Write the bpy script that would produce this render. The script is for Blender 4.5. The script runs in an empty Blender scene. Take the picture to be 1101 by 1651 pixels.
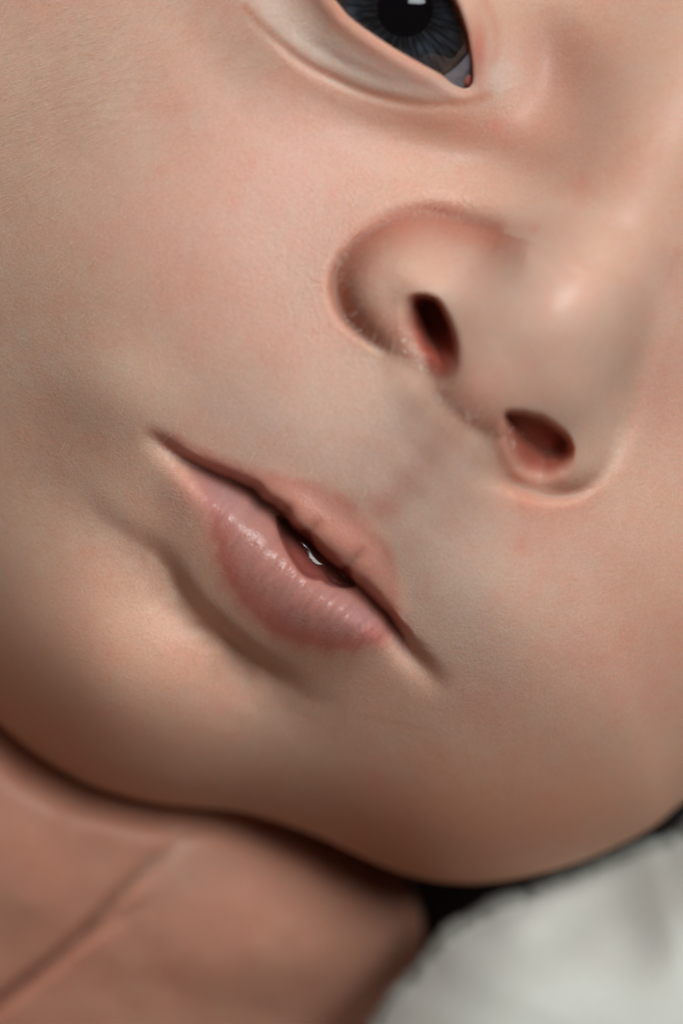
import bpy, math
import numpy as np
from mathutils import Vector

rng = np.random.default_rng(7)
# ---------------------------------------------------------------- scale
K = 4.6e-5            # metres per measured unit (one unit = 0.046 mm on the baby's face)
HREF = 640.0          # face height (units) that is in the plane of sharp scale
DIST = 0.35 / K       # camera distance in units
CX, CY = 550.5, 825.5

def W(x, y, h):
    """measured units (x right, y down, h towards the viewer) -> world metres"""
    return ((x - CX) * K, -(h - HREF) * K, -(y - CY) * K)

# ---------------------------------------------------------------- camera, light
sc = bpy.context.scene
col = sc.collection
cam_d = bpy.data.cameras.new('camera')
cam = bpy.data.objects.new('camera', cam_d); col.objects.link(cam)
cam.location = (0, -0.35, 0)
cam.rotation_euler = (math.radians(90), 0, 0)
cam_d.sensor_fit = 'VERTICAL'; cam_d.sensor_height = 36.0
cam_d.lens = 36.0 * 0.35 / (1651 * K)
cam_d.clip_start = 0.01; cam_d.clip_end = 20
cam_d.dof.use_dof = True
cam_d.dof.focus_distance = 0.35 + 0.001
cam_d.dof.aperture_fstop = 13.0
sc.camera = cam

w = bpy.data.worlds.new('World'); sc.world = w; w.use_nodes = True
bgn = w.node_tree.nodes['Background']
bgn.inputs['Color'].default_value = (0.90, 0.52, 0.33, 1)
bgn.inputs['Strength'].default_value = 0.10

def area_lamp(name, loc, target, sx, sy, power, color):
    l = bpy.data.lights.new(name, 'AREA'); l.shape = 'RECTANGLE'; l.size = sx; l.size_y = sy
    l.energy = power; l.color = color
    o = bpy.data.objects.new(name, l); col.objects.link(o)
    o.location = loc
    d = Vector(target) - Vector(loc)
    o.rotation_euler = d.to_track_quat('-Z', 'Y').to_euler()
    return o
area_lamp('window_light', (0.46, -1.24, 0.50), (0, 0, 0), 0.62, 0.70, 25.0, (0.97, 0.99, 1.0))
sc.view_settings.view_transform = 'Standard'; sc.view_settings.look = 'None'
sc.view_settings.exposure = 0.0; sc.view_settings.gamma = 1.0

# ---------------------------------------------------------------- numpy helpers
def sst(a, b, x):
    t = np.clip((x - a) / (b - a), 0, 1); return t * t * (3 - 2 * t)
def smax(a, b, k):
    t = np.clip(0.5 + 0.5 * (a - b) / k, 0, 1)
    return b + (a - b) * t + k * t * (1 - t)
def gau(x, y, cx, cy, sx, sy=None, ang=0.0):
    sy = sy or sx; c, s = math.cos(math.radians(ang)), math.sin(math.radians(ang))
    dx, dy = x - cx, y - cy
    u = dx * c + dy * s; v = -dx * s + dy * c
    return np.exp(-(u / sx) ** 2 - (v / sy) ** 2)
def dome(x, y, cx, cy, rx, ry, ang, top, p=0.5):
    c, s = math.cos(math.radians(ang)), math.sin(math.radians(ang))
    dx, dy = x - cx, y - cy
    u = (dx * c + dy * s) / rx; v = (-dx * s + dy * c) / ry
    r = np.sqrt(u * u + v * v)
    if p != 0.5: return np.where(r < 1, top * np.maximum(1 - r * r, 0) ** p, -top * (0.0 if p > 1.2 else 2.0) * (r - 1) - (6.0 * (r - 1) if p > 1.2 else 0))
    return np.where(r < 0.97, top * np.sqrt(np.maximum(1 - r * r, 0)), top * (0.243 - (r - 0.97) * 3.2))
def spline(pts, n=8, closed=False):
    """Catmull-Rom through rows of any width"""
    P = np.array(pts, float); m = len(P); out = []
    rg = range(m) if closed else range(m - 1)
    for i in rg:
        if closed: p0, p1, p2, p3 = P[(i - 1) % m], P[i], P[(i + 1) % m], P[(i + 2) % m]
        else: p0, p1, p2, p3 = P[max(i - 1, 0)], P[i], P[i + 1], P[min(i + 2, m - 1)]
        for t in np.linspace(0, 1, n, endpoint=False):
            out.append(0.5 * ((2 * p1) + (-p0 + p2) * t + (2 * p0 - 5 * p1 + 4 * p2 - p3) * t * t + (-p0 + 3 * p1 - 3 * p2 + p3) * t ** 3))
    if not closed: out.append(P[-1])
    return np.array(out)
def polydist(x, y, pts, reach):
    """signed distance to an open polyline (positive to the left of travel as seen with y down = upper/right side),
    and interpolated extra columns. Points beyond reach keep d = 1e6."""
    pts = np.asarray(pts, float)
    sh = x.shape; xf, yf = x.ravel(), y.ravel()
    lo = pts[:, :2].min(0) - reach; hi = pts[:, :2].max(0) + reach
    idx = np.nonzero((xf > lo[0]) & (xf < hi[0]) & (yf > lo[1]) & (yf < hi[1]))[0]
    d = np.full(xf.shape, 1e6); ex = [np.full(xf.shape, pts[0, 2 + j]) for j in range(pts.shape[1] - 2)]
    if len(idx) == 0: return (d.reshape(sh),) + tuple(e.reshape(sh) for e in ex)
    px, py = xf[idx], yf[idx]; best = np.full(px.shape, 1e12); sg = np.ones(px.shape)
    exs = [np.zeros(px.shape) for _ in ex]; ws = np.zeros(px.shape)
    for a, b in zip(pts[:-1], pts[1:]):
        ax, ay = a[:2]; bx, by = b[:2] - a[:2]; L = bx * bx + by * by + 1e-9
        t = np.clip(((px - ax) * bx + (py - ay) * by) / L, 0, 1)
        qx, qy = px - ax - t * bx, py - ay - t * by
        dd = qx * qx + qy * qy; m = dd < best
        best = np.where(m, dd, best)
        sg = np.where(m, np.sign(-(bx * (py - ay) - by * (px - ax)) + 1e-12), sg)
        wq = math.sqrt(L) / (dd + 30.0) ** 3.5; ws += wq
        for j in range(len(exs)): exs[j] += wq * (a[2 + j] + t * (b[2 + j] - a[2 + j]))
    d[idx] = np.sqrt(best) * sg
    for j in range(len(exs)): ex[j][idx] = exs[j] / ws
    return (d.reshape(sh),) + tuple(e.reshape(sh) for e in ex)
def polyin(x, y, pts, reach=120):
    """signed distance to a closed polygon, positive inside"""
    P = np.vstack([pts, pts[:1]]); sh = x.shape; xf, yf = x.ravel(), y.ravel()
    lo = P.min(0) - reach; hi = P.max(0) + reach
    idx = np.nonzero((xf > lo[0]) & (xf < hi[0]) & (yf > lo[1]) & (yf < hi[1]))[0]
    out = np.full(xf.shape, -1e6)
    px, py = xf[idx], yf[idx]; best = np.full(px.shape, 1e12); ins = np.zeros(px.shape, bool)
    for a, b in zip(P[:-1], P[1:]):
        bx, by = b - a; t = np.clip(((px - a[0]) * bx + (py - a[1]) * by) / (bx * bx + by * by + 1e-9), 0, 1)
        best = np.minimum(best, (px - a[0] - t * bx) ** 2 + (py - a[1] - t * by) ** 2)
        c = (a[1] > py) != (b[1] > py)
        if abs(by) > 1e-9: ins ^= c & (px < bx * (py - a[1]) / by + a[0])
    out[idx] = np.sqrt(best) * np.where(ins, 1, -1)
    return out.reshape(sh)
def vnoise(x, y, s, seed):
    """smooth value noise"""
    r = np.random.default_rng(seed); T = r.random((128, 128)) * 2 - 1
    u, v = x / s, y / s; i, j = np.floor(u).astype(int), np.floor(v).astype(int)
    fu, fv = u - i, v - j; fu = fu * fu * (3 - 2 * fu); fv = fv * fv * (3 - 2 * fv)
    g = lambda a, b: T[a % 128, b % 128]
    return (g(i, j) * (1 - fu) + g(i + 1, j) * fu) * (1 - fv) + (g(i, j + 1) * (1 - fu) + g(i + 1, j + 1) * fu) * fv
def fbm(x, y, s, seed, o=4):
    return sum(vnoise(x + 31 * k, y - 17 * k, s / 2 ** k, seed + k) * 0.5 ** k for k in range(o))

# ---------------------------------------------------------------- measured lines
LID = spline([(540, 0), (564, 29), (605, 60), (643, 84), (684, 106), (710, 119), (731, 133), (750, 139), (761, 131), (762, 110),
              (757, 78), (750, 47), (732, 3), (700, -50), (640, -110), (560, -160), (480, -178), (436, -165), (452, -110), (495, -52)], 5, True)
CANTHUS = (757, 135)
LIDCREASE = spline([(395, 10, 0, 10), (425, 45, 8, 9), (483, 95, 13, 8), (540, 127, 13, 8), (591, 150, 13, 8), (655, 166, 14, 9), (706, 169, 11, 9), (748, 162, 6, 9), (790, 150, 0, 12)], 5)
LIDCREASE2 = spline([(470, 40, 0, 12), (500, 66, 5, 10), (564, 106, 7, 9), (633, 134, 6, 10), (690, 145, 0, 12)], 5)
UPCREASE = spline([(755, -60, 10, 8), (778, 0, 10, 6), (792, 29, 9, 5), (801, 57, 7, 5), (800, 82, 3, 6), (795, 98, 0, 8)], 5)
NOS1 = spline([(663, 487), (678, 477), (700, 483), (716, 503), (729, 532), (736, 560), (733, 590), (716, 608), (696, 598), (680, 572), (668, 545), (661, 515)], 5, True)
NOS2 = spline([(814, 668), (838, 665), (868, 671), (897, 688), (916, 706), (922, 728), (910, 752), (880, 766), (845, 752), (822, 715)], 5, True)
MOUTH = spline([(225, 698, 0, 14, 26), (258, 714, 16, 12, 26), (300, 742, 42, 11, 28), (345, 764, 62, 11, 34), (400, 788, 66, 11, 36), (440, 820, 66, 10, 34), (480, 862, 60, 10, 32),
                (530, 912, 60, 10, 32), (570, 942, 66, 10, 34), (605, 972, 68, 10, 32), (632, 1004, 66, 10, 28), (655, 1040, 40, 13, 26), (682, 1075, 20, 17, 28), (712, 1112, 4, 22, 28), (726, 1130, 0, 20, 22)], 5)
OPENING = spline([(447, 832), (462, 836), (480, 852), (498, 858), (512, 886), (531, 906), (546, 912), (560, 914), (568, 930), (572, 945),
                  (550, 948), (530, 944), (518, 936), (502, 934), (485, 924), (468, 900), (454, 872), (446, 846)], 4, True)
LOWLIP = spline([(262, 716, 16, 0), (305, 770, 44, 18), (350, 838, 68, 24), (396, 900, 84, 36), (442, 948, 92, 50), (494, 982, 90, 60), (560, 1006, 74, 54), (612, 1018, 48, 32), (650, 1032, 22, 6)], 5)
LOWVERM = spline([(262, 712), (300, 748), (322, 790), (340, 850), (360, 915), (380, 955), (415, 992), (455, 1024), (505, 1042), (560, 1045), (605, 1036), (636, 1018), (640, 1004),
                  (605, 968), (560, 930), (500, 890), (440, 812), (400, 778), (345, 752), (300, 730)], 5, True)
UPVERM = spline([(255, 700), (330, 728), (400, 754), (450, 768), (500, 778), (545, 795), (568, 818), (590, 852), (618, 872), (634, 900), (640, 940), (640, 985), (645, 1015),
                 (630, 1010), (600, 975), (565, 940), (520, 900), (480, 862), (440, 825), (400, 792), (330, 760)], 5, True)
GROOVE = spline([(70, 745, 0, 60), (120, 795, 2, 60), (175, 850, 12, 55), (252, 908, 24, 50), (307, 972, 52, 42), (358, 1020, 74, 38), (410, 1062, 60, 40), (456, 1094, 30, 48), (500, 1128, 10, 60), (560, 1145, 0, 60)], 5)
PHIL = spline([(745, 680, 0, 24), (710, 712, 2, 28), (670, 765, 3, 30), (625, 822, 5, 28), (590, 850, 2, 26)], 5)
BRIDGE = spline([(840, 560, 60, 175), (930, 470, 110, 185), (1010, 350, 130, 185), (1080, 210, 120, 190), (1160, 40, 105, 200), (1260, -200, 90, 230)], 5)
FOLD_R = None

HEAD_OUT = [(-90, 1050), (-45, 1118), (0, 1166), (60, 1216), (150, 1266), (250, 1294), (330, 1302), (400, 1310), (500, 1342), (600, 1388), (680, 1416), (760, 1424), (850, 1412), (950, 1382), (1050, 1333),
            (1101, 1290), (1300, 1140), (1560, 850), (1760, 480), (1900, 0), (1800, -500), (1400, -1000), (800, -1180), (200, -1000), (-250, -560), (-430, -50), (-400, 400), (-280, 760), (-170, 940)]
HEAD_C = (700, 350)

def unproject(p, h):
    f = (DIST - (h - HREF)) / DIST
    return ((p[0] - CX) * f + CX, (p[1] - CY) * f + CY)

def radial(outline, c, h, smooth=3):
    P = spline([unproject(p, h) for p in outline], 10, True) - np.array(c)
    th = np.arctan2(P[:, 1], P[:, 0]); r = np.hypot(P[:, 0], P[:, 1])
    o = np.argsort(th); th, r = th[o], r[o]
    g = np.linspace(-math.pi, math.pi, 1440, endpoint=False)
    R = np.interp(g, np.r_[th - 2 * math.pi, th, th + 2 * math.pi], np.r_[r, r, r])
    k = np.hanning(2 * smooth + 3)[1:-1]; k /= k.sum()
    R = np.convolve(np.r_[R[-20:], R, R[:20]], k, 'same')[20:-20]
    return lambda t: np.interp(t, np.r_[g, math.pi], np.r_[R, R[0]])

def axis(lo, hi, step, out_lo, out_hi, grow=1.12):
    a = list(np.arange(lo, hi, step)); s = step
    while a[-1] < out_hi: s = min(s * grow, 60); a.append(a[-1] + s)
    s = step
    while a[0] > out_lo: s = min(s * grow, 60); a.insert(0, a[0] - s)
    return np.array(a)

def shell(outline, c, H, hback, hbase, axx, axy, smooth=8, s0=0.7):
    """closed rounded body whose outline, seen from the front, is the given one; returns grid arrays"""
    R = radial(outline, c, hbase, smooth)
    X, Y = np.meshgrid(axx, axy)
    dx, dy = X - c[0], Y - c[1]; rho = np.hypot(dx, dy) + 1e-9; th = np.arctan2(dy, dx)
    Rt = R(th); s = rho / Rt
    t0 = math.asin(s0); k = 1 / math.sqrt(1 - s0 * s0)
    tau = np.where(s < s0, np.arcsin(np.clip(s, 0, s0)), t0 + (s - s0) * k)
    tc = np.clip(tau, 0, math.pi)
    q = np.sin(tc); g = np.cos(tc)
    x = c[0] + dx / rho * Rt * q; y = c[1] + dy / rho * Rt * q
    h = hbase + np.where(g > 0, H * g, hback * g)
    return x, y, h, tau

def grid_mesh(name, x, y, h, keep, extra_cols=None):
    ny, nx = x.shape
    co = np.empty((ny * nx, 3)); co[:, 0] = ((x - CX) * K).ravel(); co[:, 1] = (-(h - HREF) * K).ravel(); co[:, 2] = (-(y - CY) * K).ravel()
    i = np.arange(ny * nx).reshape(ny, nx)
    F = np.stack([i[:-1, :-1], i[1:, :-1], i[1:, 1:], i[:-1, 1:]], -1).reshape(-1, 4)
    kf = keep.ravel()[F].all(1); F = F[kf]
    used = np.zeros(ny * nx, bool); used[F.ravel()] = True
    mp = np.cumsum(used) - 1
    return co[used], mp[F], used

def link_mesh(name, co, F, mat, parent=None, cols=None, smooth=True):
    me = bpy.data.meshes.new(name)
    n = F.shape[1]
    me.vertices.add(len(co)); me.vertices.foreach_set('co', np.ascontiguousarray(co, np.float32).ravel())
    me.loops.add(F.size); me.loops.foreach_set('vertex_index', np.ascontiguousarray(F, np.int32).ravel())
    me.polygons.add(len(F)); me.polygons.foreach_set('loop_start', np.arange(0, F.size, n, dtype=np.int32))
    me.polygons.foreach_set('loop_total', np.full(len(F), n, np.int32))
    me.polygons.foreach_set('use_smooth', np.full(len(F), smooth))
    me.update(calc_edges=True)
    for cn, arr in (cols or {}).items():
        a = me.attributes.new(cn, 'FLOAT_COLOR', 'POINT')
        a.data.foreach_set('color', np.ascontiguousarray(arr, np.float32).ravel())
    me.materials.append(mat)
    o = bpy.data.objects.new(name, me); col.objects.link(o)
    if parent: o.parent = parent
    return o

# ---------------------------------------------------------------- the face relief
def proj(x, y, h):
    f = DIST / (DIST - (h - HREF)); return (x - CX) * f + CX, (y - CY) * f + CY

def relief(x, y):
    r = np.zeros_like(x)
    # cheeks, chin, muzzle
    r += 90 * gau(x, y, 260, 400, 380, 330, -25)
    r += 60 * gau(x, y, 1010, 1010, 260, 300, 30)
    r += 120 * gau(x, y, 175, 1105, 240, 190, 35)
    r += 88 * gau(x, y, 600, 770, 330, 250, 45)
    r += 26 * gau(x, y, 190, 640, 110, 90, 30)
    r += 30 * gau(x, y, 815, 985, 120, 150, -20)
    # labiomental groove and the fold beside the chin
    d, dep, wd = polydist(x, y, GROOVE, 240)
    dep = dep * (1 + 0.22 * vnoise(x, y, 70, 101) + 0.08 * vnoise(x, y, 22, 102)); d = d + 9 * vnoise(x, y, 85, 103)
    r -= dep * np.where(d > 0, np.exp(-(np.abs(d) / (wd * 0.46)) ** 2), np.exp(-(np.abs(d) / (wd * 1.5)) ** 1.5)) * 0.85
    # eye socket, nose root hollow
    r -= 74 * gau(x, y, 872, 105, 78, 115, -22)
    r -= 52 * gau(x, y, 730, 235, 190, 62, 20)
    # lids over the eyeball
    e = dome(x, y, 622, -30, 275, 215, 40, 80)
    r = r + smax(e, 0 * e, 110) - 27
    r += 12 * gau(x, y, 800, 130, 45, 40)
    # nose
    r = r + 150 * gau(x, y, 1110, 190, 420, 190, -62) + 60 * gau(x, y, 940, 470, 170, 150, -50)
    parts = [dome(x, y, 852, 550, 168, 156, -40, 160), dome(x, y, 905, 495, 150, 150, -50, 100), dome(x, y, 676, 458, 138, 118, 25, 98, 0.8),
             dome(x, y, 892, 700, 98, 98, 35, 66, 0.85), dome(x, y, 765, 630, 175, 140, 40, 62, 1.6), dome(x, y, 770, 480, 150, 115, 20, 95), dome(x, y, 908, 630, 100, 104, 30, 116, 1.0)]
    kk_ = 30.0
    n = kk_ * np.log(sum(np.exp(np.clip(q, -300, 400) / kk_) for q in parts)) - 8
    r = r + smax(n, 0 * n, 16 + 44 * gau(x, y, 770, 665, 80, 60, 40) + 40 * gau(x, y, 1020, 600, 60, 110, 10) + 40 * gau(x, y, 800, 350, 120, 60))
    r += 30 * gau(x, y, 752, 690, 170, 90, 42) + 26 * gau(x, y, 668, 768, 100, 150, 42)
    for cx_, cy_, a_ in ((794, 639, -2.5), (764, 670, -3.5), (735, 700, 12.0), (705, 731, 17.0), (675, 762, 7.3)):
        r += a_ * gau(x, y, cx_, cy_, 92, 32, 42)
    # alar crease tucks in behind the wing of the nose
    AC = spline([(850, 405, 0, 46), (780, 378, 50, 46), (710, 360, 48, 40), (645, 360, 34, 28), (588, 384, 30, 20), (553, 425, 30, 17), (544, 465, 30, 15), (558, 510, 26, 13), (595, 548, 14, 10), (635, 572, 0, 12)], 5)
    d, dep, wd = polydist(x, y, AC, 170); r -= 0.98 * dep * np.where(d < 0, np.exp(-(d / (0.8 * wd)) ** 2), np.exp(-(d / (1.5 * wd)) ** 2))
    AC2 = spline([(812, 762, 0, 10), (835, 785, 8, 10), (885, 800, 10, 10), (940, 788, 12, 12), (980, 745, 10, 16), (1000, 680, 8, 22), (1015, 610, 0, 30)], 5)
    d, dep, wd = polydist(x, y, AC2, 120); r -= dep * np.exp(-(d / wd) ** 2)
    NR = spline([(965, 760, 0, 20), (992, 700, 14, 22), (1008, 630, 22, 24), (1025, 560, 22, 28), (1055, 480, 14, 34), (1095, 400, 0, 40)], 5)
    d, dep, wd = polydist(x, y, NR, 140); r -= dep * np.exp(-(d / wd) ** 2)
    # nostrils
    d = polyin(x, y, NOS1, 60) + 1.0 * vnoise(x, y, 15, 301)
    side = sst(-26, 26, (x - 700) * 0.86 - (y - 545) * 0.5 )   # sharp rim towards the tip
    wd = 54 * (1 - side) + 9 * side
    r -= 150 * sst(-0.4, 1.0, d / wd) * (0.30 + 0.70 * sst(600, 515, y))
    r -= 16 * gau(x, y, 690, 600, 34, 26) + 14 * gau(x, y, 652, 515, 26, 52, -20) + 14 * gau(x, y, 862, 784, 48, 14, 8)
    d = polyin(x, y, NOS2, 60) + 1.0 * vnoise(x, y, 15, 302)
    side = sst(-24, 24, (x - 868) * 0.42 - (y - 712) * 0.9)
    wd = 50 * (1 - side) + 9 * side
    r -= 95 * sst(-0.35, 1.0, d / wd)
    r -= 34 * gau(x, y, 852, 762, 52, 30, 15)
    # philtrum
    d, dep, wd = polydist(x, y, PHIL, 140)
    r += dep * (-np.exp(-(d / wd) ** 2) + 0.55 * np.exp(-((np.abs(d) - 52) / 26) ** 2))
    # lower lip
    r += 34 * gau(x, y, 410, 940, 210, 95, 42)
    d, wd, top = polydist(x, y, LOWLIP, 260)
    inn = np.where(np.abs(d) < wd, 1, 0) * np.sqrt(np.maximum(1 - (np.abs(d) / np.maximum(wd, 1)) ** 2, 0))
    r += top * np.where(d > 0, 0.35 * inn + 0.65 * np.exp(-(np.abs(d) / (wd * 0.8)) ** 2), np.exp(-(np.abs(d) / (wd * 1.05)) ** 2))
    # upper lip roll with its tubercles
    UL = spline([(380, 768, 22, 0), (440, 794, 30, 16), (480, 826, 34, 26), (520, 862, 36, 30), (560, 892, 36, 30), (600, 935, 34, 26), (628, 980, 26, 12), (645, 1015, 18, 0)], 5)
    d, wd, top = polydist(x, y, UL, 120)
    r += 0.8 * top * np.exp(-(d / wd) ** 2)
    for cl in ([(520, 835, 0, 5), (505, 850, 10, 5), (495, 862, 14, 5)], [(590, 880, 0, 5), (574, 898, 12, 5), (556, 918, 16, 6)], [(470, 806, 0, 5), (462, 822, 9, 5), (452, 836, 12, 6)], [(420, 775, 0, 5), (408, 786, 8, 5)]):
        d, dep, wd = polydist(x, y, np.array(cl, float), 40); r -= 0.75 * dep * np.exp(-(np.abs(d) / (wd * 1.9)) ** 1.4)
    # line between the lips
    d, dep, wu, wl = polydist(x, y, MOUTH, 160)
    d = d - 4.5 * vnoise(x * 0.72 + y * 0.69, 0 * x, 21, 501) * gau(x, y, 500, 880, 150, 150)
    r -= 0.98 * dep * np.where(d > 0, np.exp(-(d / (wu * 0.95)) ** 2), np.exp(-(np.abs(d) / (wl * 0.8)) ** 1.6))
    d = polyin(x, y, OPENING, 40)
    r -= 16 * sst(-3, 8, d)
    # fine lip wrinkles, running across the lip
    dl, wd, top = polydist(x, y, LOWLIP, 100)
    al = x * 0.72 + y * 0.69
    m = np.exp(-((np.abs(dl)) / 60) ** 2) * sst(0, 40, top)
    r += m * (1.5 * vnoise(al + 0.16 * dl, dl * 0.22, 6.0, 3) + 0.9 * vnoise(al - 0.1 * dl, dl * 0.2, 12, 5))
    # lid creases
    for L, a in ((LIDCREASE, 1), (LIDCREASE2, 1), (UPCREASE, 1)):
        d, dep, wd = polydist(x, y, L, 90)
        r -= 0.5 * dep * np.exp(-(d / wd) ** 2)
        r += 0.1 * dep * np.exp(-((d - 26) / 18) ** 2)
    # lid opening
    d = polyin(x, y, LID, 60)
    r += 6 * np.exp(-((d + 14) / 13) ** 2)
        # gentle unevenness
    r += 2.2 * np.maximum(vnoise(x, y, 5.5, 201) - 0.25, 0) * (gau(x, y, 560, 400, 90, 150, 20) + gau(x, y, 690, 322, 120, 34))
    r += 4 * fbm(x, y, 190, 11, 2) + 0.25 * fbm(x, y, 26, 19, 3)
    return r

# ---------------------------------------------------------------- materials
def nm(name):
    m = bpy.data.materials.new(name); m.use_nodes = True
    nt = m.node_tree; b = nt.nodes['Principled BSDF']
    return m, nt, b
def noise(nt, scale, detail=4, rough=0.6, vec=None):
    n = nt.nodes.new('ShaderNodeTexNoise'); n.inputs['Scale'].default_value = scale
    n.inputs['Detail'].default_value = detail; n.inputs['Roughness'].default_value = rough
    if vec: nt.links.new(vec, n.inputs['Vector'])
    return n
def mixc(nt, fac, a, b, mode='MIX'):
    m = nt.nodes.new('ShaderNodeMix'); m.data_type = 'RGBA'; m.blend_type = mode
    for s, v in ((m.inputs[0], fac), (m.inputs[6], a), (m.inputs[7], b)):
        if hasattr(v, 'is_output'): nt.links.new(v, s)
        else: s.default_value = v
    return m.outputs[2]
def ramp(nt, src, a, b, va=0.0, vb=1.0):
    r = nt.nodes.new('ShaderNodeMapRange'); nt.links.new(src, r.inputs[0])
    r.inputs[1].default_value = a; r.inputs[2].default_value = b; r.inputs[3].default_value = va; r.inputs[4].default_value = vb
    return r.outputs[0]
def math_n(nt, op, a, b):
    m = nt.nodes.new('ShaderNodeMath'); m.operation = op
    for s, v in ((m.inputs[0], a), (m.inputs[1], b)):
        if hasattr(v, 'is_output'): nt.links.new(v, s)
        else: s.default_value = v
    return m.outputs[0]

def skin_material():
    m, nt, b = nm('baby_skin')
    tc = nt.nodes.new('ShaderNodeTexCoord'); v = tc.outputs['Object']
    at = nt.nodes.new('ShaderNodeAttribute'); at.attribute_name = 'tint'
    aw = nt.nodes.new('ShaderNodeAttribute'); aw.attribute_name = 'gloss'
    sp = nt.nodes.new('ShaderNodeSeparateColor'); nt.links.new(aw.outputs['Color'], sp.inputs[0])
    wet, pore = sp.outputs[0], sp.outputs[1]
    n1 = noise(nt, 160, 5, 0.6, v); n2 = noise(nt, 700, 4, 0.65, v); n3 = noise(nt, 4200, 2, 0.7, v)
    c = mixc(nt, ramp(nt, n1.outputs[0], 0.40, 0.66, 0, 0.14), at.outputs['Color'], (1.05, 0.80, 0.74, 1), 'MULTIPLY')
    c = mixc(nt, ramp(nt, n2.outputs[0], 0.45, 0.7, 0, 0.45), c, (1.02, 0.86, 0.82, 1), 'MULTIPLY')
    c = mixc(nt, ramp(nt, n3.outputs[0], 0.35, 0.7, 0, 0.5), c, (0.82, 0.78, 0.75, 1), 'MULTIPLY')
    nt.links.new(c, b.inputs['Base Color'])
    b.inputs['Subsurface Weight'].default_value = 1.0
    b.inputs['Subsurface Radius'].default_value = (1.0, 0.36, 0.20)
    b.inputs['Subsurface Scale'].default_value = 0.0021
    b.inputs['Subsurface Anisotropy'].default_value = 0.0
    b.inputs['Specular IOR Level'].default_value = 0.45
    b.inputs['IOR'].default_value = 1.4
    nt.links.new(ramp(nt, wet, 0, 1, 0.50, 0.22), b.inputs['Roughness'])
    # fine relief: cells of the skin, pores, fuzz
    vo = nt.nodes.new('ShaderNodeTexVoronoi'); vo.inputs['Scale'].default_value = 5200; nt.links.new(v, vo.inputs['Vector'])
    n4 = noise(nt, 3000, 3, 0.6, v)
    hgt = math_n(nt, 'ADD', vo.outputs['Distance'], n4.outputs[0])
    bu = nt.nodes.new('ShaderNodeBump'); bu.inputs['Distance'].default_value = 0.00005
    nt.links.new(ramp(nt, pore, 0, 1, 0.22, 1.0), bu.inputs['Strength']); nt.links.new(hgt, bu.inputs['Height'])
    nt.links.new(bu.outputs[0], b.inputs['Normal'])
    return m
SKIN = skin_material()

# ---------------------------------------------------------------- the person
axx = axis(-160, 1260, 2.3, 700 - 2600, 700 + 2600)
axy = axis(-160, 1800, 2.3, 350 - 3000, 350 + 3000)
HH = 740
x, y, h, tau = shell(HEAD_OUT, HEAD_C, HH, 1500, 0, axx, axy)
keep = tau < 3.05
front = np.clip((1.50 - tau) / 0.30, 0, 1); front = front * front * (3 - 2 * front)
u, v = proj(x, y, h)
r = relief(u, v) * front
u, v = proj(x, y, h + r)
r = relief(u, v) * front
u, v = proj(x, y, h + r)
hh = h + r
ER = 185.0; LIDH = 825.0
EC = np.array(unproject((650, 2), LIDH - 30) + (LIDH - ER + 2.0,))       # eyeball centre (units)
dl = polyin(u, v, LID, 320)
rr2 = (x - EC[0]) ** 2 + (y - EC[1]) ** 2
rq = np.sqrt(rr2)
sph = EC[2] + np.where(rq < 0.72 * ER, np.sqrt(np.maximum(ER ** 2 - rr2, 1)), ER * 0.694 - 1.0375 * (rq - 0.72 * ER) + 0.0016 * (rq - 0.72 * ER) ** 2)
mlid = np.exp(-(np.maximum(-dl - 6, 0) / 85) ** 2) * (tau < 1.3)
print('lid height now', hh[np.abs(dl + 5) < 3].mean(), 'sphere', sph[np.abs(dl + 5) < 3].mean())
crz = 0
for L in (LIDCREASE, LIDCREASE2):
    d, dep, wd = polydist(u, v, L, 60); crz = crz - 0.38 * dep * np.exp(-(d / wd) ** 2)
hh = hh * (1 - mlid) + (sph + 15 + 5 * np.exp(-((dl + 16) / 12) ** 2) + crz) * mlid - 110 * sst(-2, 7, dl) * (tau < 1.3)
def surf_h(px, py):
    """face height at measured points (nearest grid sample, front side only)"""
    ok = (tau < 1.4)
    uu, vv, hz = u[ok], v[ok], hh[ok]; xx, yy = x[ok], y[ok]
    out = []
    for a, b_ in zip(np.atleast_1d(px), np.atleast_1d(py)):
        j = np.argmin((uu - a) ** 2 + (vv - b_) ** 2); out.append((xx[j], yy[j], hz[j]))
    return np.array(out)

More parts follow.
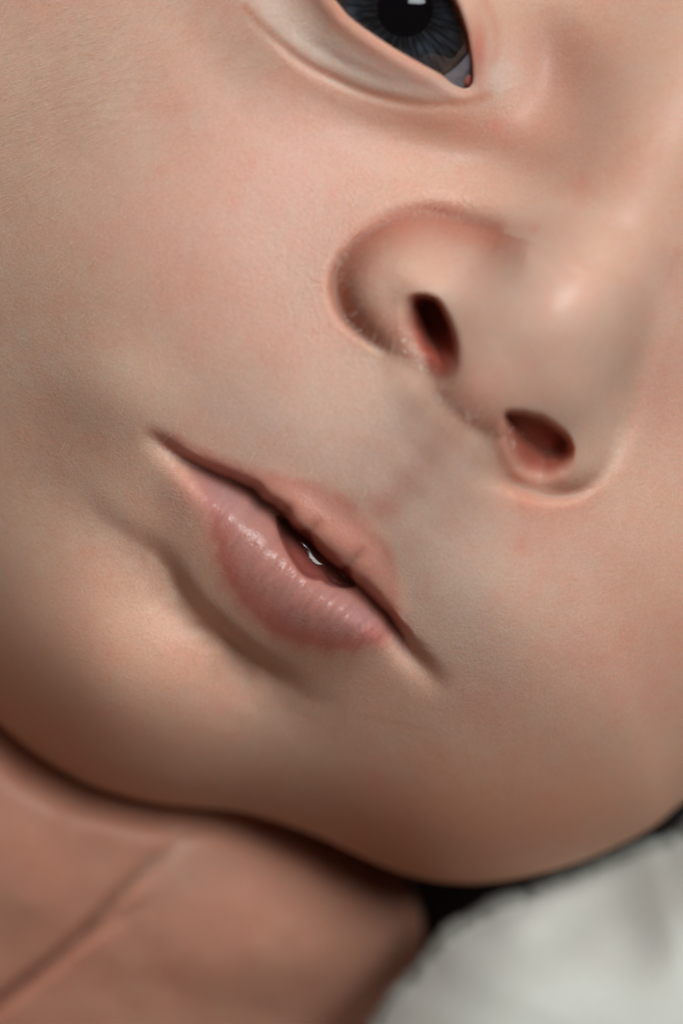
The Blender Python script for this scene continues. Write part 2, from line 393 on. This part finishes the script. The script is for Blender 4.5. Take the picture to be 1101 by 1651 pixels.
def skin_tint(u, v):
    n = u.shape
    base = np.array([0.53, 0.31, 0.212]); C = np.ones(n + (3,)) * base
    def to(mask, colr):
        nonlocal C
        m = np.clip(mask, 0, 1)[..., None]; C = C * (1 - m) + np.array(colr) * m
    pink = [0.55, 0.305, 0.222]; red = [0.47, 0.15, 0.095]; ochre = [0.47, 0.31, 0.21]; pale = [0.56, 0.375, 0.285]
    to(0.35 * gau(u, v, 60, 500, 190, 420), ochre)
    to(0.7 * gau(u, v, 420, 330, 230, 260), pink)
    to(0.7 * gau(u, v, 150, 1080, 170, 130, 30), pink)
    to(0.5 * gau(u, v, 1000, 1150, 200, 180), pink)
    to(0.8 * gau(u, v, 450, 690, 190, 90, 30), pale)
    to(0.7 * gau(u, v, 720, 930, 90, 170, -20), pale)
    to(0.6 * gau(u, v, 610, 790, 60, 60), pale)
    to(0.6 * gau(u, v, 850, 520, 150, 120, 40), pale)  # nose tip highlight broadened by paler skin colour
    to(0.6 * gau(u, v, 660, 720, 140, 80, 42), [0.58, 0.40, 0.31])  # skin colour lightened to offset shading on the slope below the nose
    to(0.85 * np.exp(-((polydist(u, v, LIDCREASE[:, :2], 200)[0] - 30) / 34) ** 2), [0.55, 0.41, 0.33])
    to(0.5 * gau(u, v, 815, 120, 30, 50), [0.54, 0.39, 0.31])
    to(0.75 * gau(u, v, 150, 1130, 230, 200, 30), [0.61, 0.315, 0.195])
    to(0.95 * gau(u, v, 780, 1390, 480, 190, -8), [0.41, 0.155, 0.075])  # shade under the jaw painted into the skin colour
    to(0.45 * gau(u, v, 60, 800, 160, 240), [0.52, 0.31, 0.20])
    to(0.6 * gau(u, v, 1090, 1130, 130, 260), [0.50, 0.25, 0.155])
    # redness, plus shade painted into the nose-root hollow and alar crease
    to(0.75 * gau(u, v, 760, 212, 160, 48, 8), [0.44, 0.19, 0.12])
    to(0.65 * gau(u, v, 878, 115, 52, 95), [0.40, 0.18, 0.12])  # shade of the nose-root hollow painted in as dark red-brown
    to(0.5 * gau(u, v, 1080, 640, 60, 130), [0.52, 0.23, 0.16])
    to(0.35 * gau(u, v, 900, 860, 120, 50, 10), [0.52, 0.22, 0.16])
    for cx_, cy_, s, a in ((800, 200, 12, .5), (935, 298, 20, .4), (862, 368, 9, .45), (285, 172, 22, .3), (615, 815, 22, .35), (838, 880, 14, .3), (785, 1140, 40, .2), (600, 1260, 22, .2), (690, 1225, 40, .12), (210, 515, 40, .15)):
        to(a * gau(u, v, cx_, cy_, s), [0.55, 0.17, 0.11])
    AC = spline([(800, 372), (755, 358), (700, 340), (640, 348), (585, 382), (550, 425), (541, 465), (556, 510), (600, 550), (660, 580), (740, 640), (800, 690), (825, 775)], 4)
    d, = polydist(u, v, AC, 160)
    to(0.74 * np.where(d < 0, np.exp(-(d / 16) ** 2), np.exp(-(np.abs(d) / 50) ** 2)) * (0.30 + 0.70 * sst(600, 500, v)), [0.34, 0.078, 0.034])  # flushed skin, with the shade of the alar crease painted in
    AC2 = spline([(815, 700), (830, 780), (885, 800), (940, 788)], 4)
    d, = polydist(u, v, AC2, 160); to(0.5 * np.exp(-(d / 26) ** 2), [0.46, 0.17, 0.10])
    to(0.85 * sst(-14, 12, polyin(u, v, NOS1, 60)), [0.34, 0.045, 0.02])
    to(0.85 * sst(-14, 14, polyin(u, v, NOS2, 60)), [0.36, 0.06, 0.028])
    to(0.4 * gau(u, v, 775, 672, 75, 24, 42), [0.50, 0.20, 0.13])
    d, _ = polydist(u, v, PHIL[:, :3], 120); to(0.25 * np.exp(-(d / 26) ** 2), red)
    # lips
    lip = [0.35, 0.150, 0.118]
    d = polyin(u, v, LOWVERM, 120)
    edge = vnoise(u, v, 22, 41) * 5
    to(sst(-7, 9, d + edge) * 0.92, lip)
    to(0.6 * np.exp(-((d - 6 + edge) / 20) ** 2) * sst(760, 900, v) * sst(680, 600, u), [0.47, 0.11, 0.065])
    to(0.5 * gau(u, v, 310, 790, 22, 70, -20), [0.46, 0.16, 0.11])
    to(0.35 * gau(u, v, 370, 800, 55, 45), [0.40, 0.23, 0.23])
    to(0.45 * gau(u, v, 590, 1000, 60, 26, 30), [0.36, 0.19, 0.19])
    d = polyin(u, v, UPVERM, 120)
    to(sst(-12, 10, d + edge) * 0.88, [0.45, 0.18, 0.125])
    to(0.3 * np.exp(-((d - 4) / 16) ** 2), [0.50, 0.20, 0.13])
    d, dp = polydist(u, v, MOUTH[:, :3], 60); to(0.8 * np.exp(-(d / 13) ** 2) * sst(0, 60, dp) * 0.8, [0.27, 0.085, 0.06])  # lip line darkened in colour to deepen its shade
    to(0.45 * np.exp(-((d - 16) / 13) ** 2) * sst(0, 40, dp), [0.40, 0.15, 0.10])  # red-brown shading painted along the upper side of the lip line
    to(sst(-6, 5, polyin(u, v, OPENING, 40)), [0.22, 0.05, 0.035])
    # lids
    d = polyin(u, v, LID, 60); to(0.8 * np.exp(-((d - 1) / 6) ** 2), [0.28, 0.13, 0.10])
    d, = polydist(u, v, LIDCREASE[:, :2], 60); to(0.55 * np.exp(-(d / 7) ** 2), [0.48, 0.20, 0.11])
    d, = polydist(u, v, UPCREASE[:, :2], 60); to(0.4 * np.exp(-(d / 8) ** 2), [0.48, 0.20, 0.11])
    to(0.75 * gau(u, v, 772, 85, 14, 50, -5), [0.45, 0.13, 0.08])
    d, _ = polydist(u, v, GROOVE[:, :3], 60); to(0.25 * np.exp(-(d / 30) ** 2), [0.42, 0.24, 0.17])
    # mottling
    k = fbm(u, v, 120, 77, 4)[..., None]; C = C * (1 + k * np.array([0.01, -0.03, -0.035]))
    k = fbm(u, v, 34, 87, 3)[..., None]; C = C * (1 + k * np.array([0.01, -0.02, -0.025]))
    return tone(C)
def tone(C):
    L = C @ np.array([0.3, 0.6, 0.1]); return (C * 0.88 + 0.12 * L[..., None] * np.array([1.0, 0.98, 0.92])) * np.array([1.22, 1.315, 1.39])
def skin_gloss(u, v):
    wet = sst(-4, 14, polyin(u, v, LOWVERM, 60)) * 0.75
    wet = wet * (1 - 0.8 * np.exp(-(polydist(u, v, MOUTH[:, :3], 60)[0] / 16) ** 2))
    wet = np.maximum(wet, 0.55 * sst(-4, 10, polyin(u, v, UPVERM, 60)))
    wet = np.maximum(wet, 1.0 * sst(-8, 2, polyin(u, v, OPENING, 40)))
    wet = np.maximum(wet, 0.8 * np.exp(-(polyin(u, v, LID, 40) / 8) ** 2))
    wet = np.maximum(wet, 0.30 * gau(u, v, 870, 510, 130, 115))
    wet = np.maximum(wet, 0.4 * np.exp(-((polyin(u, v, LID, 90) + 40) / 30) ** 2))
    pore = 0.25 + 0.75 * gau(u, v, 560, 400, 110, 150, 20) + 0.5 * gau(u, v, 700, 330, 140, 50)
    pore = np.maximum(pore, 0.9 * np.exp(-((polyin(u, v, LID, 130) + 45) / 40) ** 2))
    pore = np.maximum(pore, 0.4 * gau(u, v, 300, 830, 50, 120, -25))
    pore = pore * (1 - 0.8 * gau(u, v, 850, 540, 170, 150))
    return np.stack([wet, np.clip(pore, 0, 1), 0 * wet], -1)

def pack(used, arr):
    a = arr.reshape(-1, 3)[used]; return np.c_[a, np.ones(len(a))]
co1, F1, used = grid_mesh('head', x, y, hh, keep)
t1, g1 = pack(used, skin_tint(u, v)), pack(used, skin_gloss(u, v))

# shoulder and upper arm below the chin: same body mesh
ARM_OUT = [(-900, 1100), (-500, 850), (0, 900), (400, 1050), (545, 1270), (604, 1345), (648, 1405), (675, 1457), (685, 1502), (672, 1548), (640, 1594), (594, 1650), (570, 1690), (500, 1850), (380, 2150), (100, 2500), (-500, 2500), (-950, 1800)]
AC0 = (80, 1620)
bx, by, bh, btau = shell(ARM_OUT, AC0, 430, 500, -370, axis(-200, 760, 5, -2600, 2600), axis(1000, 1800, 5, -800, 4600), s0=0.45)
bu_, bv_ = proj(bx, by, bh)
bf = np.clip((1.5 - btau) / 0.3, 0, 1); bf = bf * bf * (3 - 2 * bf)
def arm_relief(a, b):
    z = 0 * a
    z += 70 * gau(a, b, 30, 1370, 230, 170, -40) + 60 * gau(a, b, 430, 1480, 230, 190, 30)
    C1 = spline([(330, 1310, 0, 26), (280, 1362, 16, 24), (215, 1420, 34, 20), (150, 1492, 60, 15), (90, 1550, 84, 13), (0, 1622, 100, 13), (-120, 1710, 100, 16)], 5)
    d, dep, wd = polydist(a, b, C1, 160)
    z -= dep * np.where(d > 0, np.exp(-(np.abs(d) / (wd * 0.7)) ** 1.5), np.exp(-(np.abs(d) / (wd * 0.7)) ** 1.5)) * 0.6
    C2 = spline([(255, 1445, 0, 14), (200, 1478, 8, 14), (140, 1515, 10, 14), (100, 1545, 0, 14)], 5)
    d, dep, wd = polydist(a, b, C2, 100); z -= dep * np.exp(-(d / wd) ** 2)
    z += 6 * fbm(a, b, 150, 55, 3)
    z -= 0.62 * (b - 1350)
    d, = polydist(a, b, np.array(HEAD_OUT[:12], float), 200)
    z -= 75 * np.exp(-(d / 34) ** 2)
    return z
bh2 = bh + arm_relief(bu_, bv_) * bf
co2, F2, used2 = grid_mesh('arm', bx, by, bh2, btau < 3.05)
def arm_tint(a, b):
    C = np.ones(a.shape + (3,)) * np.array([0.41, 0.187, 0.115])
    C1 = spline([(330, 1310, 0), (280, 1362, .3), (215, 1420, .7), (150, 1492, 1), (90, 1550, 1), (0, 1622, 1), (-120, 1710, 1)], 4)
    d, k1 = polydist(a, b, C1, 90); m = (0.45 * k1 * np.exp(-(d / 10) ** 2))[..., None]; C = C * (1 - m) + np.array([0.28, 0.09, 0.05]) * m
    m = gau(a, b, 60, 1420, 120, 120)[..., None] * 0.5; C = C * (1 - m) + np.array([0.43, 0.19, 0.115]) * m
    m = gau(a, b, 290, 1400, 60, 50)[..., None] * 0.5; C = C * (1 - m) + np.array([0.42, 0.24, 0.17]) * m
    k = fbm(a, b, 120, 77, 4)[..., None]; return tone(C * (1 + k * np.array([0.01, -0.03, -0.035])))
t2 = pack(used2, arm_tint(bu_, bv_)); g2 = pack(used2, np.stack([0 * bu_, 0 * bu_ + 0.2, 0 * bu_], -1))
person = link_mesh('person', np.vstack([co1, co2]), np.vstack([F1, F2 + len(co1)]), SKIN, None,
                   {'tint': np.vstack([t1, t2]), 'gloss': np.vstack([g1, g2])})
person['label'] = 'bare baby lying on one cheek, one dark blue eye open, lips parted'
person['category'] = 'baby'

# ---------------------------------------------------------------- eye
def disc_grid(nr, na, fr):
    rr = np.linspace(0, 1, nr + 1)[1:]; aa = np.linspace(0, 2 * math.pi, na, endpoint=False)
    P = [fr(0, 0)]; 
    for q in rr:
        for a in aa: P.append(fr(q, a))
    F = []
    for j in range(na): F.append((0, 1 + j, 1 + (j + 1) % na, 1 + (j + 1) % na))
    T = [(0, 1 + j, 1 + (j + 1) % na) for j in range(na)]
    Q = [(1 + i * na + j, 1 + (i + 1) * na + j, 1 + (i + 1) * na + (j + 1) % na, 1 + i * na + (j + 1) % na) for i in range(nr - 1) for j in range(na)]
    return P, T + Q
def poly_obj(name, P, F, mat, parent=None, smooth=True):
    me = bpy.data.meshes.new(name); me.from_pydata([tuple(p) for p in P], [], F); me.materials.append(mat)
    me.polygons.foreach_set('use_smooth', [smooth] * len(F)); me.update()
    o = bpy.data.objects.new(name, me); col.objects.link(o)
    if parent: o.parent = parent
    return o
lid_h = surf_h([744, 750], [150, 150])[:, 2].mean()
       # eyeball centre (units)
ax_ = np.array([0.02, 0.08, 1.0]); ax_ /= np.linalg.norm(ax_)   # gaze
e1 = np.cross(ax_, [0, 1, 0]); e1 /= np.linalg.norm(e1); e2 = np.cross(ax_, e1)
IR = 116.0; PR = 44.0
def eyept(rad, a, z): 
    p = EC + e1 * rad * math.cos(a) + e2 * rad * math.sin(a) + ax_ * z; return W(*p)
m_scl, nt, b = nm('sclera')
n = noise(nt, 900, 4, 0.6); tcn = nt.nodes.new('ShaderNodeTexCoord'); nt.links.new(tcn.outputs['Object'], n.inputs['Vector'])
nt.links.new(mixc(nt, ramp(nt, n.outputs[0], 0.4, 0.7), (0.15, 0.16, 0.185, 1), (0.08, 0.07, 0.08, 1)), b.inputs['Base Color'])
b.inputs['Roughness'].default_value = 0.12; b.inputs['Subsurface Weight'].default_value = 0.3; b.inputs['Subsurface Scale'].default_value = 0.001
aI = math.asin(IR / ER)
P, F = disc_grid(60, 96, lambda q, a: eyept(ER * math.sin(aI + q * (math.pi - aI - 1e-3)) if q > 0 else 0, a, ER * math.cos(aI + q * (math.pi - aI)) if q > 0 else ER * math.cos(aI)))
Fs = [f for f in F if 0 not in f]
eye = poly_obj('eye', P, Fs, m_scl, person)
m_iris, nt, b = nm('iris_fibres')
at = nt.nodes.new('ShaderNodeAttribute'); at.attribute_name = 'fibre'
nt.links.new(at.outputs['Color'], b.inputs['Base Color']); b.inputs['Roughness'].default_value = 0.6; b.inputs['Specular IOR Level'].default_value = 0.1
zI = ER * math.cos(aI)
def irisz(r_): return zI - 12 + 12 * (r_ / IR) ** 2
rr = np.linspace(PR / IR, 1.0, 70); aa = np.linspace(0, 2 * math.pi, 240, endpoint=False)
P = [eyept(q * IR, a, irisz(q * IR) + (2.0 * math.sin(a * 37 + 5 * q) + 1.5 * math.sin(a * 61 - 7 * q)) * (1 - abs(2 * q - 1.2))) for q in rr for a in aa]
NA = len(aa)
F = [(i * NA + j, (i + 1) * NA + j, (i + 1) * NA + (j + 1) % NA, i * NA + (j + 1) % NA) for i in range(len(rr) - 1) for j in range(NA)]
iris = poly_obj('iris', P, F, m_iris, eye)
A, Q = np.meshgrid(aa, rr)
fib = vnoise(A * 40 / (2 * math.pi) * 1.0, Q * 3, 1.0, 21) * 0.5 + vnoise(A * 90 / (2 * math.pi), Q * 5, 1.0, 22) * 0.35 + vnoise(A * 14 / (2 * math.pi), Q * 4, 1, 24) * .5
fib = 0.5 * fib * (0.4 + 0.6 * np.clip(vnoise(A * 6 / (2 * math.pi), Q * 2, 1, 55) + 0.4, 0, 1))
cld = fbm(np.cos(A) * Q * 4 + 9, np.sin(A) * Q * 4 + 9, 1.0, 29, 3)
lum = 0.009 * (1 + 0.45 * fib + 0.8 * cld) * (1 - 0.85 * sst(0.72, 0.98, Q)) * (1 + 0.6 * np.exp(-((Q - 0.62) / 0.16) ** 2))
lum = np.clip(lum * (0.25 + 0.75 * sst(0.36, 0.62, Q)), 0.002, 1)
cc = np.stack([lum * 0.62, lum * 0.88, lum * 1.30, np.ones_like(lum)], -1)
a = iris.data.attributes.new('fibre', 'FLOAT_COLOR', 'POINT'); a.data.foreach_set('color', cc.astype(np.float32).ravel())
m_pup, nt, b = nm('pupil_black'); b.inputs['Base Color'].default_value = (0.002, 0.002, 0.003, 1); b.inputs['Roughness'].default_value = 0.9; b.inputs['Specular IOR Level'].default_value = 0.0
P, F = disc_grid(4, 64, lambda q, a: eyept(q * (PR + 2), a, irisz(PR) - 5)); poly_obj('pupil', P, F, m_pup, eye)
m_cor, nt, b = nm('clear_cornea')
out = nt.nodes['Material Output']; nt.nodes.remove(b)
tr = nt.nodes.new('ShaderNodeBsdfTransparent'); gl = nt.nodes.new('ShaderNodeBsdfGlossy'); gl.inputs['Roughness'].default_value = 0.03

fr = nt.nodes.new('ShaderNodeFresnel'); fr.inputs['IOR'].default_value = 1.38; mx = nt.nodes.new('ShaderNodeMixShader')
nt.links.new(fr.outputs[0], mx.inputs[0]); nt.links.new(tr.outputs[0], mx.inputs[1]); nt.links.new(gl.outputs[0], mx.inputs[2]); nt.links.new(mx.outputs[0], out.inputs['Surface'])
P, F = disc_grid(30, 96, lambda q, a: eyept(q * IR * 1.02, a, math.sqrt(ER ** 2 - (q * IR * 1.02) ** 2) + 1.0 + 14 * (1 - q * q) ** 2)); poly_obj('cornea', P, F, m_cor, eye)
# pink caruncle in the inner corner
m_car, nt, b = nm('wet_pink_tissue'); b.inputs['Base Color'].default_value = (0.33, 0.10, 0.08, 1); b.inputs['Roughness'].default_value = 0.15
b.inputs['Subsurface Weight'].default_value = 0.5; b.inputs['Subsurface Scale'].default_value = 0.001
P, F = disc_grid(12, 32, lambda q, a: W(*unproject((753 + 13 * q * math.cos(a), 123 + 17 * q * math.sin(a)), LIDH - 90), LIDH - 99 + 20 * math.sqrt(max(0, 1 - q * q))))
poly_obj('tear_duct_corner', P, F, m_car, person)

# ---------------------------------------------------------------- blanket
m_bl, nt, b = nm('cream_fleece')
tcn = nt.nodes.new('ShaderNodeTexCoord'); n1 = noise(nt, 260, 5, 0.6, tcn.outputs['Object']); n2 = noise(nt, 2500, 3, 0.7, tcn.outputs['Object'])
c = mixc(nt, ramp(nt, n1.outputs[0], 0.35, 0.7), (0.51, 0.535, 0.49, 1), (0.50, 0.51, 0.46, 1))
c = mixc(nt, ramp(nt, n2.outputs[0], 0.3, 0.7, 0, 0.3), c, (0.88, 0.87, 0.84, 1), 'MULTIPLY')
nt.links.new(c, b.inputs['Base Color']); b.inputs['Roughness'].default_value = 0.95; b.inputs['Specular IOR Level'].default_value = 0.1
b.inputs['Sheen Weight'].default_value = 0.3
bu = nt.nodes.new('ShaderNodeBump'); bu.inputs['Distance'].default_value = 0.00004; bu.inputs['Strength'].default_value = 0.5; nt.links.new(n2.outputs[0], bu.inputs['Height']); nt.links.new(bu.outputs[0], b.inputs['Normal'])
BL_OUT = [(590, 1670), (630, 1605), (672, 1560), (706, 1514), (744, 1484), (787, 1458), (852, 1436), (935, 1406), (1030, 1368), (1125, 1318), (1400, 1050), (1750, 1000), (2000, 1500), (1900, 2300), (1300, 2700), (700, 2500), (520, 1950), (540, 1760)]
wx, wy, wh, wt = shell(BL_OUT, (1150, 1800), 340, 400, -70, axis(540, 1300, 5, -1300, 3500), axis(1200, 1800, 5, -700, 4200), smooth=3, s0=0.62)
wu, wv = proj(wx, wy, wh)
wf = np.clip((1.56 - wt) / 0.2, 0, 1)
z = 0 * wu
z -= 95 * gau(wu, wv, 985, 1440, 110, 60, -25) + 40 * gau(wu, wv, 1020, 1520, 60, 60)
z += 40 * gau(wu, wv, 845, 1465, 60, 45) + 55 * gau(wu, wv, 800, 1600, 160, 110, -30) + 40 * gau(wu, wv, 1090, 1470, 70, 140, 20)
z += 5 * fbm(wu, wv, 150, 61, 1)
wh2 = wh + z * wf
kk = fbm(wu, wv, 16, 71, 3) * 2.5 * sst(1.2, 1.45, wt); wx = wx + kk; wy = wy + kk
co, F, us = grid_mesh('blanket', wx, wy, wh2, wt < 3.05)
blanket = link_mesh('blanket', co, F, m_bl)
blanket['label'] = 'cream fleece blanket bunched up under the baby\'s cheek'; blanket['category'] = 'blanket'
# pile of the fleece
sel = np.nonzero((wt.ravel() < 1.75) & (wt.ravel() > 1.33) & (wu.ravel() > 540) & (wu.ravel() < 1160) & (wv.ravel() > 1300) & (wv.ravel() < 1720))[0]
gy, gx = np.gradient(wh2); 
def tangents(X, Y, Z):
    ax = np.stack([np.gradient(q, axis=1) for q in (X, Y, Z)], -1); ay = np.stack([np.gradient(q, axis=0) for q in (X, Y, Z)], -1)
    n_ = np.cross(ax, ay); n_ /= np.linalg.norm(n_, axis=-1, keepdims=True) + 1e-9; return n_
def strands(name, pos, nrm, length, rad, lean, mat, parent, nseg=3, seed=1, leanvar=0.5):
    """tapered three-sided hairs; pos/nrm in units (x, y-down, h)"""
    r_ = np.random.default_rng(seed); N = len(pos)
    L = length * (0.6 + 0.8 * r_.random(N))[:, None]
    ln = lean + leanvar * (r_.random((N, 3)) - 0.5)
    P = []
    for k in range(nseg + 1):
        t = k / nseg
        P.append(pos + nrm * L * t + ln * L * t * t)
    P = np.stack(P, 1)
    a = np.cross(nrm, [0.3, 0.2, 1.0]); a /= np.linalg.norm(a, axis=1, keepdims=True) + 1e-9; b2 = np.cross(nrm, a)
    V = []
    for k in range(nseg + 1):
        rr_ = rad * (1 - 0.8 * k / nseg)
        for j in range(3):
            an = j * 2 * math.pi / 3
            V.append(P[:, k] + (a * math.cos(an) + b2 * math.sin(an)) * rr_)
    V = np.stack(V, 1)
    F = []
    for k in range(nseg):
        for j in range(3):
            F.append((k * 3 + j, k * 3 + (j + 1) % 3, (k + 1) * 3 + (j + 1) % 3, (k + 1) * 3 + j))
    F = np.array(F)[None] + (np.arange(N) * 3 * (nseg + 1))[:, None, None]
    V = V.reshape(-1, 3); co = np.c_[(V[:, 0] - CX) * K, -(V[:, 2] - HREF) * K, -(V[:, 1] - CY) * K]
    return link_mesh(name, co, F.reshape(-1, 4), mat, parent)
nb = tangents(wx, wy, wh2); 
if nb[nb.shape[0] // 2, nb.shape[1] // 2, 2] < 0: nb = -nb
pick = rng.choice(sel, 16000); pos = np.stack([wx.ravel(), wy.ravel(), wh2.ravel()], -1)[pick] + rng.random((16000, 3)) * 4 - 2
m_fz, nt, b = nm('fleece_pile'); b.inputs['Base Color'].default_value = (0.52, 0.54, 0.495, 1); b.inputs['Roughness'].default_value = 0.9
clump = np.stack([fbm(pos[:, 0], pos[:, 1], 40, 91, 2), fbm(pos[:, 0], pos[:, 1], 40, 95, 2), 0 * pos[:, 0]], -1) * 0.1
fz = strands('pile', pos, nb.reshape(-1, 3)[pick], 6, 0.7, clump, m_fz, blanket, 2, 5, 0.7); fz['kind'] = 'stuff'

# ---------------------------------------------------------------- vellus hair
nf = tangents(x, y, hh)
if nf[nf.shape[0] // 2, nf.shape[1] // 2, 2] < 0: nf = -nf
ok = (tau < 1.45) & (u > -40) & (u < 1140) & (v > -40) & (v < 1420)
okd = np.nonzero(ok.ravel())[0]; uf, vf = u.ravel()[okd], v.ravel()[okd]
dens = 0.9 * gau(uf, vf, 190, 110, 210, 140, -30) + 0.06 * gau(uf, vf, 400, 330, 250, 260)
dens += 0.12 * gau(uf, vf, 300, 800, 22, 80, -25) + 0.4 * gau(uf, vf, 650, 590, 90, 30, 30) + 0.2 * gau(uf, vf, 770, 670, 60, 40, 30) + 0.7 * gau(uf, vf, 530, 390, 34, 110, 15) + 0.8 * gau(uf, vf, 640, 322, 100, 20, -10)
bad = (polyin(uf, vf, LID, 30) > -40) | (polyin(uf, vf, LOWVERM, 30) > -3) | (polyin(uf, vf, UPVERM, 30) > -3) | (polyin(uf, vf, NOS1, 30) > -5) | (polyin(uf, vf, NOS2, 30) > -5)
dens[bad] = 0; dens /= dens.sum()
NH = 4200
pk = okd[rng.choice(len(okd), NH, p=dens)]
pos = np.stack([x.ravel(), y.ravel(), hh.ravel()], -1)[pk]
au, av = u.ravel()[pk], v.ravel()[pk]
ang = np.radians(-30 + 25 * vnoise(au, av, 160, 33) - 35 * sst(150, 500, av) + 90 * gau(au, av, 300, 830, 60, 130, -25))
lean = np.stack([-np.cos(ang), -np.sin(ang), -0.25 + 0 * ang], -1) * 2.2
m_ha, nt, b = nm('vellus_hair'); b.inputs['Base Color'].default_value = (0.85, 0.66, 0.50, 1); b.inputs['Roughness'].default_value = 0.5
hair = strands('vellus_hair', pos, nf.reshape(-1, 3)[pk] * 0.35, 12, 0.30, lean, m_ha, person, 4, 8, 0.9); hair['kind'] = 'stuff'

# ---------------------------------------------------------------- saliva between the lips
def polyfill(name, outline, n, hf, mat, parent):
    lo, hi = outline.min(0), outline.max(0)
    X, Y = np.meshgrid(np.arange(lo[0] - 2, hi[0] + 2, n), np.arange(lo[1] - 2, hi[1] + 2, n))
    d = polyin(X, Y, outline, 30); Z = hf(X, Y, d)
    f = (DIST - (Z - HREF)) / DIST
    co, F, us = grid_mesh(name, (X - CX) * f + CX, (Y - CY) * f + CY, Z, d > -n * 2)
    return link_mesh(name, co, F, mat, parent)
m_sal, nt, b = nm('wet_saliva')
out = nt.nodes['Material Output']; nt.nodes.remove(b)
tr = nt.nodes.new('ShaderNodeBsdfTransparent'); tr.inputs[0].default_value = (0.93, 0.86, 0.84, 1); gl = nt.nodes.new('ShaderNodeBsdfGlossy'); gl.inputs['Roughness'].default_value = 0.04
fr = nt.nodes.new('ShaderNodeFresnel'); fr.inputs['IOR'].default_value = 1.36; mx = nt.nodes.new('ShaderNodeMixShader')
nt.links.new(fr.outputs[0], mx.inputs[0]); nt.links.new(tr.outputs[0], mx.inputs[1]); nt.links.new(gl.outputs[0], mx.inputs[2]); nt.links.new(mx.outputs[0], out.inputs['Surface'])
rim = surf_h([458, 478, 500, 530, 566], [868, 899, 922, 938, 942])[:, 2].mean()
SAL1 = spline([(452, 838), (482, 854), (500, 862), (513, 888), (528, 906), (526, 924), (505, 925), (490, 917), (474, 895), (460, 868)], 4, True)
SAL2 = spline([(532, 914), (548, 914), (562, 918), (568, 932), (567, 943), (550, 942), (534, 936), (528, 924)], 4, True)
sal = polyfill('saliva', SAL1, 1.2, lambda X, Y, d: rim - 8 + 0.38 * np.sqrt(np.maximum(d, 0) * 14) + 0.3 * vnoise(X, Y, 22, 9), m_sal, person)
sal2 = polyfill('saliva_bubble', SAL2, 1.2, lambda X, Y, d: rim - 10 + 0.4 * np.sqrt(np.maximum(d, 0) * 12), m_sal, person)

# ---------------------------------------------------------------- dried mucus flecks at the nostrils
m_fl, nt, b = nm('dried_fleck'); b.inputs['Base Color'].default_value = (0.68, 0.52, 0.43, 1); b.inputs['Roughness'].default_value = 0.3
pts = []
for (cx_, cy_, sx_, sy_, an, N) in ((652, 548, 14, 7, 40, 26), (672, 575, 12, 6, 50, 26), (690, 598, 10, 6, 50, 10), (710, 645, 14, 7, 30, 14), (745, 665, 16, 6, 20, 12), (825, 715, 8, 12, 30, 14), (800, 690, 9, 6, 20, 6), (575, 530, 16, 6, 40, 14), (560, 505, 8, 6, 0, 6)):
    q = rng.normal(size=(N, 2)) * [sx_, sy_]; c_, s_ = math.cos(math.radians(an)), math.sin(math.radians(an))
    pts += [(cx_ + a * c_ - b2 * s_, cy_ + a * s_ + b2 * c_) for a, b2 in q]
pts = np.array(pts); S = surf_h(pts[:, 0], pts[:, 1])
V, F = [], []
for i, p in enumerate(S):
    n_ = 6; r0 = rng.uniform(1.2, 3.6); r1 = r0 * rng.uniform(0.3, 0.7); an = rng.uniform(0, math.pi); b0 = len(V)
    for j in range(n_):
        t = j * 2 * math.pi / n_; a, b2 = r0 * math.cos(t) * rng.uniform(.7, 1.2), r1 * math.sin(t)
        V.append(W(p[0] + a * math.cos(an) - b2 * math.sin(an), p[1] + a * math.sin(an) + b2 * math.cos(an), p[2] - 1 + rng.uniform(0, 1.5)))
    V.append(W(p[0], p[1], p[2] + rng.uniform(1.2, 2.6)))
    F += [(b0 + j, b0 + (j + 1) % n_, b0 + n_) for j in range(n_)]
fl = poly_obj('dried_fleck', V, F, m_fl, person, False); fl['kind'] = 'stuff'

# ---------------------------------------------------------------- bed under everything, coloured near-black for the shade in the gap
m_bed, nt, b = nm('shade_black_bedding'); tcn = nt.nodes.new('ShaderNodeTexCoord'); n1 = noise(nt, 80, 4, 0.6, tcn.outputs['Object'])
nt.links.new(mixc(nt, n1.outputs[0], (0.010, 0.008, 0.007, 1), (0.016, 0.012, 0.010, 1)), b.inputs['Base Color']); b.inputs['Roughness'].default_value = 0.95
X, Y = np.meshgrid(np.linspace(-5000, 6000, 90), np.linspace(-5000, 7000, 90))
co, F, us = grid_mesh('bed', X, Y, -1500 + 60 * fbm(X, Y, 900, 13, 3), X > -1e9)
bed = link_mesh('bed_surface', co, F, m_bed); bed['kind'] = 'structure'
